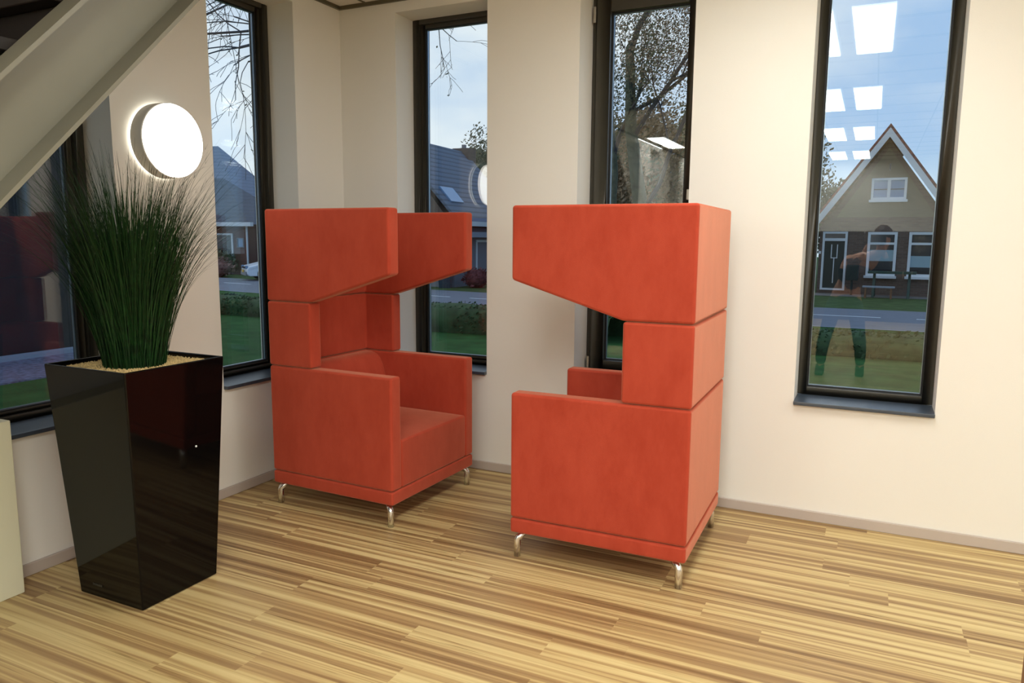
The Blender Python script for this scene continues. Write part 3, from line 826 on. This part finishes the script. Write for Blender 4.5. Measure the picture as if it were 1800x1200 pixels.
housewin(h5, -.50, .46, .22, 1.79, 0, transom=1.38, curtain=(.75, 1.15))
housewin(h5, .83, 1.79, .22, 1.79, 0, transom=1.38, curtain=(.55, .95))
housewin(h5, -.50, .64, 2.94, 3.70, -.02, fw_=.08, mull=.07, pane=bglass_m)
# sash lines of the gable window
MB().box(-.42, -.05, 3.29, .56, -.02, 3.32).build('glazing_bar', dgreen_m, h5)
dm = MB(); ring(dm, -2.03, -1.18, -.36, 1.80, .075, .075, .07, .07, -.07, .02); dm.box(-1.955, -.07, 1.46, -1.255, .02, 1.56)
dfr = dm.build('door_frame', ewhite_m, h5)
MB().box(-1.955, -.03, -.29, -1.255, 0, 1.46).build('door_leaf', dgreen_m, dfr)
MB().box(-1.955, -.02, 1.56, -1.255, 0, 1.73).build('transom_pane', dglass_m, dfr)
o_ = MB(); o_.box(-1.62, -.045, -.1, -1.59, -.03, .85); o_.box(-1.72, -.045, .82, -1.69, -.03, 1.33); o_.box(-1.52, -.045, .82, -1.49, -.03, 1.33); o_.box(-1.72, -.045, .82, -1.49, -.03, .85)
o_.build('door_ornament', ewhite_m, dfr)
MB().box(-2.16, -.02, .98, -2.07, 0, 1.08).build('number_plate', ewhite_m, h5)
MB().box(-.02 + .06, -.05, 3.95, .06 + .02, -.02, 4.2).build('wall_anchor', dglass_m, h5)
MB().box(1.9, 2.5, 2.4, 3.6, 5.5, 3.95).build('dormer', ewhite_m, h5)
# picnic table and bin in front of it
pt = empty('picnic_table', (3.9, 25.2, GZ), R(-4), 'green garden table with bench in front of the brick cottage', 'table')
MB().box(-.75, -.3, .84, .75, .3, .92).build('table_top', green_m, pt)
for sx_ in (-.55, .55): MB().prism([(-.32, 0), (-.24, 0), (.06, .84), (-.06, .84)], 0, sx_ - .04, sx_ + .04).build('leg', green_m, pt)
for sx_ in (-.55, .55): MB().prism([(.32, 0), (.24, 0), (-.06, .84), (.06, .84)], 0, sx_ - .04, sx_ + .04).build('leg', green_m, pt)
bn = empty('garden_bench', (3.5, 24.5, GZ), R(-4), 'low pale wooden bench in front of the green garden table', 'bench')
MB().box(-.5, -.12, .38, .5, .12, .43).build('seat', kerb_m, bn)
for sx_ in (-.4, .4): MB().box(sx_ - .03, -.1, 0, sx_ + .03, .1, .38).build('leg', bwood_m, bn)
wb = empty('wall_bin', (2.62, 25.75, GZ), R(-4), 'small dark green bin standing between cottage door and window', 'bin')
MB().box(-.2, -.15, .55, .2, .15, 1.1).build('bin_body', dgreen_m, wb, bevel=.02); MB().tube([(0, 0, 0), (0, 0, .55)], .04).build('post', dgreen_m, wb)

# tiled-roof house seen through the corner window: ridge runs away from the room
dx = -.06
h3 = empty('tiled_roof_house', (-11.6, 24.3, 0), math.atan2(.06, 1), 'house with broad grey tiled roof, skylight and chimney seen through the corner window', 'house')
# local: x across (roof slope faces +x), y along the ridge
y0_, y1_ = -2.4, 4.4
MB().box(-6.1, y0_, GZ, -.35, y1_, 1.9).build('wall', egrey_m, h3)
MB().prism([(-6.0, 1.9), (-.4, 1.9), (-3.2, 5.35)], 1, y0_ + .05, y1_ - .05).build('gable_wall', brick_m, h3)
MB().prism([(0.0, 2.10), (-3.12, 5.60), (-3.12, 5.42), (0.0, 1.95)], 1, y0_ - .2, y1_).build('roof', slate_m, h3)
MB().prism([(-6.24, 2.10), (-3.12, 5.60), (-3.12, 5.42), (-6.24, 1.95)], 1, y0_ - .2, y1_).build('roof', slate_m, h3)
MB().box(-.38, y0_, 1.50, .05, y1_ + 1.5, 1.72).build('fascia', kerb_m, h3); MB().box(-.1, y0_, 1.95, .12, y1_ + 1.5, 2.14).build('gutter', ewhite_m, h3)
MB().box(-3.6, 3.9, 4.7, -2.75, 4.75, 5.75).build('chimney', brick_m, h3)
MB().box(-3.25, 4.2, 5.75, -3.1, 4.4, 5.95).build('chimney_pot', egrey_m, h3)
def roofpt(y, z, off): # point on the +x slope
    t = (z - 2.10) / 3.5; x = -3.12 * t; n = Vector((3.5, 0, 3.12)).normalized(); return Vector((x, y, z)) + n * off
a, b, c, d = [roofpt(y, z, .06) for (y, z) in ((-2.0, 3.50), (-.85, 3.50), (-.85, 2.90), (-2.0, 2.90))]
a2, b2, c2_, d2 = [roofpt(y, z, -.02) for (y, z) in ((-2.0, 3.50), (-.85, 3.50), (-.85, 2.90), (-2.0, 2.90))]
MB().add([a, b, c, d, a2, b2, c2_, d2], [(0, 1, 2, 3), (7, 6, 5, 4), (0, 4, 5, 1), (1, 5, 6, 2), (2, 6, 7, 3), (3, 7, 4, 0)]).build('skylight', bglass_m, h3)
dp = MB(); ring(dp, -1.2, 1.0, GZ + .0, 1.4, .1, .1, .02, .1, 0, .05)
o_ = dp.build('garage_door_frame', ewhite_m, h3); o_.rotation_euler = (0, 0, R(-90)); o_.location = (-.36, .6, 0)
bush('garden_bush', (-11.0, 22.2), .55, .55, .8, leafr_m, 500, .12, 'reddish bush in front of the tiled-roof house', seed=31)
bush('garden_bush', (-12.9, 22.3), .45, .45, .55, leafd_m, 450, .12, 'low green bush left of the reddish bush by the road', seed=32)
bk = empty('wheelie_bin', (-12.0, 21.5, GZ), R(20), 'dark blue-grey bin at the roadside in front of the tiled-roof house', 'bin')
MB().add([(-.22, -.22, 0), (.22, -.22, 0), (.22, .22, 0), (-.22, .22, 0), (-.3, -.3, .95), (.3, -.3, .95), (.3, .3, .95), (-.3, .3, .95)], [(0, 3, 2, 1), (4, 5, 6, 7), (0, 1, 5, 4), (1, 2, 6, 5), (2, 3, 7, 6), (3, 0, 4, 7)]).build('bin_body', mat('blue_grey_plastic', srgb(50, 62, 74), .5), bk, bevel=.02)
MB().box(-.33, -.33, .95, .33, .33, 1.02).build('lid', MATS['blue_grey_plastic'], bk, bevel=.02)

# slate-roofed house seen through the left window
h2 = empty('slate_roof_house', (-28.4, 25.2, 0), R(8), 'red brick house with steep slate roofs seen through the left window', 'house')
def hip(name, x0, y0, x1, y1, z0, z1, inset, m):
    ax, bx = x0 + inset, x1 - inset; my = (y0 + y1) / 2
    MB().add([(x0, y0, z0), (x1, y0, z0), (x1, y1, z0), (x0, y1, z0), (ax, my, z1), (bx, my, z1)],
             [(0, 1, 5, 4), (1, 2, 5), (2, 3, 4, 5), (3, 0, 4), (3, 2, 1, 0)]).build(name, m, h2)
MB().box(-8, -.8, GZ, 2.6, 6, 2.1).build('wall', rbrick_m, h2)
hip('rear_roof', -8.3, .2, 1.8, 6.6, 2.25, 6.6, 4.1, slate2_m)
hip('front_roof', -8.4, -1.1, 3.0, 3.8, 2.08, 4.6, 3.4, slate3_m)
MB().box(-8.5, -1.25, 1.98, 3.15, -1.0, 2.18).build('gutter', ewhite_m, h2)
housewin(h2, .35, 1.75, .35, 1.62, -.8, pane=dglass_m)
housewin(h2, 2.0, 2.4, .9, 1.4, -.8, fw_=.04, pane=bglass_m, sill=False, fm=egrey_m)
MB().tube([(2.66, -.9, GZ), (2.66, -.9, 2.0)], .05).build('downpipe', ewhite_m, h2)
gx = empty('flat_roof_garage', (-27.0, 26.6, 0), R(20), 'flat-roofed garage with white fascia to the right of the slate-roofed house', 'garage')
MB().box(0, 0, GZ, 6, 5, 1.4).build('wall', dgreen_m, gx); MB().box(-.1, -.15, 1.40, 6.1, 5, 1.58).build('fascia', kerb_m, gx); MB().box(-.15, -.2, 1.62, 6.15, 5, 1.82).build('roof_edge', ewhite_m, gx)
for k in range(3): housewin(gx, .55 + k * .75, 1.1 + k * .75, .75, 1.15, 0, fw_=.05, pane=ewhite_m, sill=False)
bush('garden_bush', (-27.2, 24.3), 1.0, .7, 1.3, leafg_m, 900, .16, 'grey-green shrub below the flat-roofed garage', seed=41)
bush('garden_bush', (-25.8, 22.5), 1.5, .6, .95, leafp_m, 1200, .14, 'pinkish brown shrub in front of the slate-roofed house', seed=42)
bush('garden_bush', (-23.8, 25.0), 1.0, .8, 1.5, leafd_m, 900, .16, 'dark green shrub behind the white car', seed=43)

# parked white car
car = empty('parked_car', (-21.1, 22.7, GZ), math.atan2(-.80, -.60), 'white hatchback car parked beyond the road in the left window', 'car')
LN, WD = 4.0, 1.66
prof = [(2.0, .30), (2.02, .52), (1.92, .66), (1.1, .86), (.35, 1.34), (-.9, 1.42), (-1.75, 1.12), (-1.98, .9), (-2.0, .35), (-1.9, .24), (1.9, .22)]
mb = MB(); n = len(prof)
for (sy_, sc2) in ((-WD / 2, 1), (-WD / 2 * .86, 1), (WD / 2 * .86, 1), (WD / 2, 1)):
    for (px_, pz_) in prof:
        y_ = sy_
        if pz_ > .9: y_ = sy_ * (1 - (pz_ - .9) * .42)
        mb.v.append((px_ * (.985 if abs(sy_) == WD / 2 else 1), y_, pz_ - (.03 if abs(sy_) == WD / 2 and pz_ > .4 else 0)))
for s_i in range(3):
    for k in range(n):
        k2 = (k + 1) % n; mb.f.append((s_i * n + k, s_i * n + k2, (s_i + 1) * n + k2, (s_i + 1) * n + k))
mb.f.append(tuple(range(n))); mb.f.append(tuple(3 * n + k for k in range(n))[::-1])
mb.build('car_body', carw_m, car, bevel=.03, seg=2, angle=20)
MB().add([(1.02, -.66, .93), (1.02, .66, .93), (.42, .56, 1.32), (.42, -.56, 1.32)], [(0, 1, 2, 3)]).build('windscreen', dglass_m, car).location = (.02, 0, .015)
for s2 in (-1, 1):
    MB().add([(.85, s2 * .80, .92), (.28, s2 * .70, 1.28), (-.85, s2 * .69, 1.34), (-1.35, s2 * .77, .98)], [(0, 1, 2, 3)]).build('side_window', dglass_m, car)
    MB().box(1.93, s2 * .62 - .14, .55, 2.03, s2 * .62 + .14, .68).build('headlight', bglass_m, car, bevel=.02)
    for wx in (1.25, -1.25):
        o_ = MB().lathe([(.20, -.10), (.30, -.10), (.31, -.05), (.31, .05), (.30, .10), (.20, .10)], 24, 'y').build('wheel', tyre_m, car, smooth=True); o_.location = (wx, s2 * .76, .31)
MB().box(1.99, -.35, .56, 2.04, .35, .64).build('grille', dglass_m, car)
MB().box(1.99, -.9 * .83, .24, 2.05, .9 * .83, .42).build('bumper', egrey_m, car, bevel=.02)
MB().box(2.05, -.26, .38, 2.065, .26, .49).build('number_plate', plate_m, car)

# dark outbuilding beyond the stair window with pebble strip
tag(MB().box(-14, -12, GZ, -9.3, 4.7, 6.5).build('dark_outbuilding', edark_m), 'dark clad outbuilding outside the window under the stair', 'building')
tag(MB().box(-9.1, -12, GZ, -8.85, 4.2, GZ + .08).build('kerb_outside', kerb_m), kind='structure')
tag(MB().box(-8.85, -12, GZ, -7.1, 4.0, GZ + .02).build('pebble_path', pebble_m), kind='structure')

# background trees
def far_tree(c, rr, h, seed, label):
    rnd = random.Random(seed); root = empty('background_tree', (c[0], c[1], GZ), 0, label, 'tree', 'trees behind the houses')
    MB().tube([(0, 0, 0), (0, 0, h * .5)], [.2, .12], 8).build('trunk', bark_m, root)
    mb = MB(); blob(mb, (0, 0, h * .60), rr * .55, rr * .55, h * .28, seed=seed, bump=.8)
    mb.build('crown_core', leafg_m, root, smooth=True, fix=False)
    mb = MB(); P = []
    lm_ = leafb_m if 'brown' in label else leafg_m
    for _ in range(6500):
        d = Vector((rnd.gauss(0, 1), rnd.gauss(0, 1), rnd.gauss(0, 1))).normalized()
        s = rnd.uniform(.6, 1.1) * (1 + .4 * noise.noise(d * 2 + Vector((seed, 0, 0))))
        P.append((rr * d.x * s, rr * d.y * s, h * .62 + h * .38 * d.z * s))
    leaves(mb, P, .19, rnd); tag(mb.build('leaves', lm_, root, fix=False), kind='stuff')
specs = [((-6.7, 23.2), 1.15, 6.4, 'brown-leaved tree across the road, left of three behind the autumn tree'), ((-4.35, 23.0), 1.15, 6.8, 'brown-leaved tree across the road, middle of three behind the autumn tree'), ((-2.0, 23.3), 1.15, 6.2, 'brown-leaved tree across the road, right of three behind the autumn tree'),
         ((-26.5, 36), 1.9, 5.6, 'round grey-green tree behind the flat-roofed garage'), ((-31.5, 38), 1.9, 7.2, 'taller thin tree behind the slate-roofed house'),
         ((-20.0, 40), 1.9, 8.6, 'tree rising over the ridge of the tiled-roof house'), ((-15.4, 38), 1.8, 8.2, 'tree right of the chimney of the tiled-roof house'),
         ((-9.6, 34), 1.9, 8.4, 'leafy tree beyond the road, left behind the autumn tree'), ((-4.9, 33), 1.95, 8.6, 'leafy tree beyond the road, directly behind the autumn tree'),
         ((-0.9, 36), 1.9, 8.6, 'leafy tree beyond the road, right behind the autumn tree'), ((1.4, 40), 1.6, 5.0, 'small tree showing left of the cottage gable')]
for k, (c, rr, h, lb) in enumerate(specs): far_tree(c, rr, h, 60 + k, lb)

# ------------------------------------------------------------------ the photographer, reflected in the right-hand window
def skin(name, chains, m, parent, sub=2):
    """chains: lists of (x,y,z,r); a chain may start with an int pair (chain index, point index) to branch from"""
    vs_, es, rs, ids = [], [], [], []
    for ch in chains:
        cur = []; prev = None
        for q in ch:
            if isinstance(q, tuple) and len(q) == 2: prev = ids[q[0]][q[1]]; continue
            vs_.append(q[:3]); rs.append(q[3]); i = len(vs_) - 1; cur.append(i)
            if prev is not None: es.append((prev, i))
            prev = i
        ids.append(cur)
    me = bpy.data.meshes.new(name); me.from_pydata(vs_, es, []); me.update()
    o = link(name, me, m, parent)
    md = o.modifiers.new('skin', 'SKIN'); md.use_smooth_shade = True
    for i, r_ in enumerate(rs):
        sv = me.skin_vertices[0].data[i]; sv.radius = (r_, r_); sv.use_root = (i == 0)
    o.modifiers.new('sub', 'SUBSURF').levels = sub; o.modifiers[-1].render_levels = sub
    return o
px, py = 3.04, -4.46
per = empty('person', (px, py, 0), 0, 'person in dark shirt and blue jeans taking the photograph, reflected in the window', 'person')
hx, hy = CAM.x - px - fw.x * .17, CAM.y - py - fw.y * .17
hx, hy = hx, hy
feet = [(-.22, .06), (.19, -.04)]
def legc(fx, fy, k, add=0):
    return [(fx * .45, fy * .3 - .02, .86, .088 + add), (fx * .8, fy * .6 + .03, .48, .058 + add), (fx * .95, fy * .8 + .01, .30, .052 + add), (fx, fy - .01, .09, .036 + add)]
neck = (hx * .92, hy - .03, 1.36, .05)
torso = [(0, -.03, .90, .125), (.03, -.04, 1.06, .115), (.10, -.05, 1.20, .13), (.15, -.05, 1.29, .10), neck]
shL, shR = (-.02, -.04, 1.27, .058), (.30, -.09, 1.27, .058)
elL, elR = (-.06, .04, 1.06, .042), (.40, -.03, 1.08, .042)
cpx, cpy = CAM.x - px, CAM.y - py
wrL = (cpx - .10, cpy - .11, 1.36, .027); wrR = (cpx + .10, cpy - .11, 1.38, .027)
skin('body', [torso + [(hx, hy - .03, 1.42, .055), (hx, hy - .02, 1.50, .088), (hx, hy - .03, 1.56, .082)],
              [(0, 3), shL, elL, wrL], [(0, 3), shR, elR, wrR],
              [(0, 0)] + legc(*feet[0], 0) + [(feet[0][0], feet[0][1] + .06, .05, .03)],
              [(0, 0)] + legc(*feet[1], 0) + [(feet[1][0], feet[1][1] + .06, .05, .03)]], skin_m, per)
skin('shirt', [[(0, -.03, .88, .138), (.03, -.04, 1.06, .130), (.10, -.05, 1.20, .142), (.15, -.05, 1.29, .11)],
               [(0, 3), (shL[0], shL[1], shL[2], .07), (elL[0], elL[1], elL[2], .054), (wrL[0] * .85 + elL[0] * .15, wrL[1] * .85 + elL[1] * .15, 1.315, .038)],
               [(0, 3), (shR[0], shR[1], shR[2], .07), (elR[0], elR[1], elR[2], .054), (wrR[0] * .85 + elR[0] * .15, wrR[1] * .85 + elR[1] * .15, 1.33, .038)]], shirt_m, per)
skin('jeans', [[(0, -.03, .95, .132), (0, -.03, .88, .135)], [(0, 1)] + legc(*feet[0], 0, .018), [(0, 1)] + legc(*feet[1], 0, .018)], jeans_m, per)
hm = MB(); blob(hm, (hx, hy - .05, 1.565), .095, .105, .10, seed=3, bump=.1); hm.build('hair', hair_m, per, smooth=True, fix=False)
for fx, fy in feet:
    MB().prism([(-.10, 0), (.17, 0), (.18, .03), (.12, .06), (.02, .10), (-.09, .10), (-.10, .04)], 0, -.045, .045).build('shoe', shoe_m, per, bevel=.015).location = (fx, fy, 0)
for sgn, wr in ((-1, wrL), (1, wrR)):
    palm = [(wr[0], wr[1], wr[2], .024), (wr[0] - sgn * .015, wr[1] + .02, wr[2] + .05, .026)]
    ch = [palm]
    for k in range(4):
        o1 = .018 * (k - 1.5)
        ch.append([(0, 1), (palm[1][0] - sgn * .012, palm[1][1] + .02, palm[1][2] + .018 + o1, .0095), (palm[1][0] - sgn * .028, palm[1][1] + .030, palm[1][2] + .022 + o1, .0085), (palm[1][0] - sgn * (.042 - .004 * abs(k - 1.5)), palm[1][1] + .026, palm[1][2] + .024 + o1, .0075)])
    ch.append([(0, 0), (wr[0] - sgn * .028, wr[1] - .004, wr[2] + .03, .011), (wr[0] - sgn * .045, wr[1] + .0, wr[2] + .05, .0085)])
    skin('hand', ch, skin_m, per, 2)
pc = empty('photo_camera', (CAM.x - fw.x * .085, CAM.y - fw.y * .085, CAM.z - .0), YAW, 'black photo camera held up to the eye of the person, reflected in the window', 'camera')
MB().box(-.065, -.03, -.05, .065, .02, .045).build('camera_body', shoe_m, pc, bevel=.008)
MB().lathe([(.03, .02), (.033, .03), (.033, .055)], 24, 'y').build('lens', shoe_m, pc)
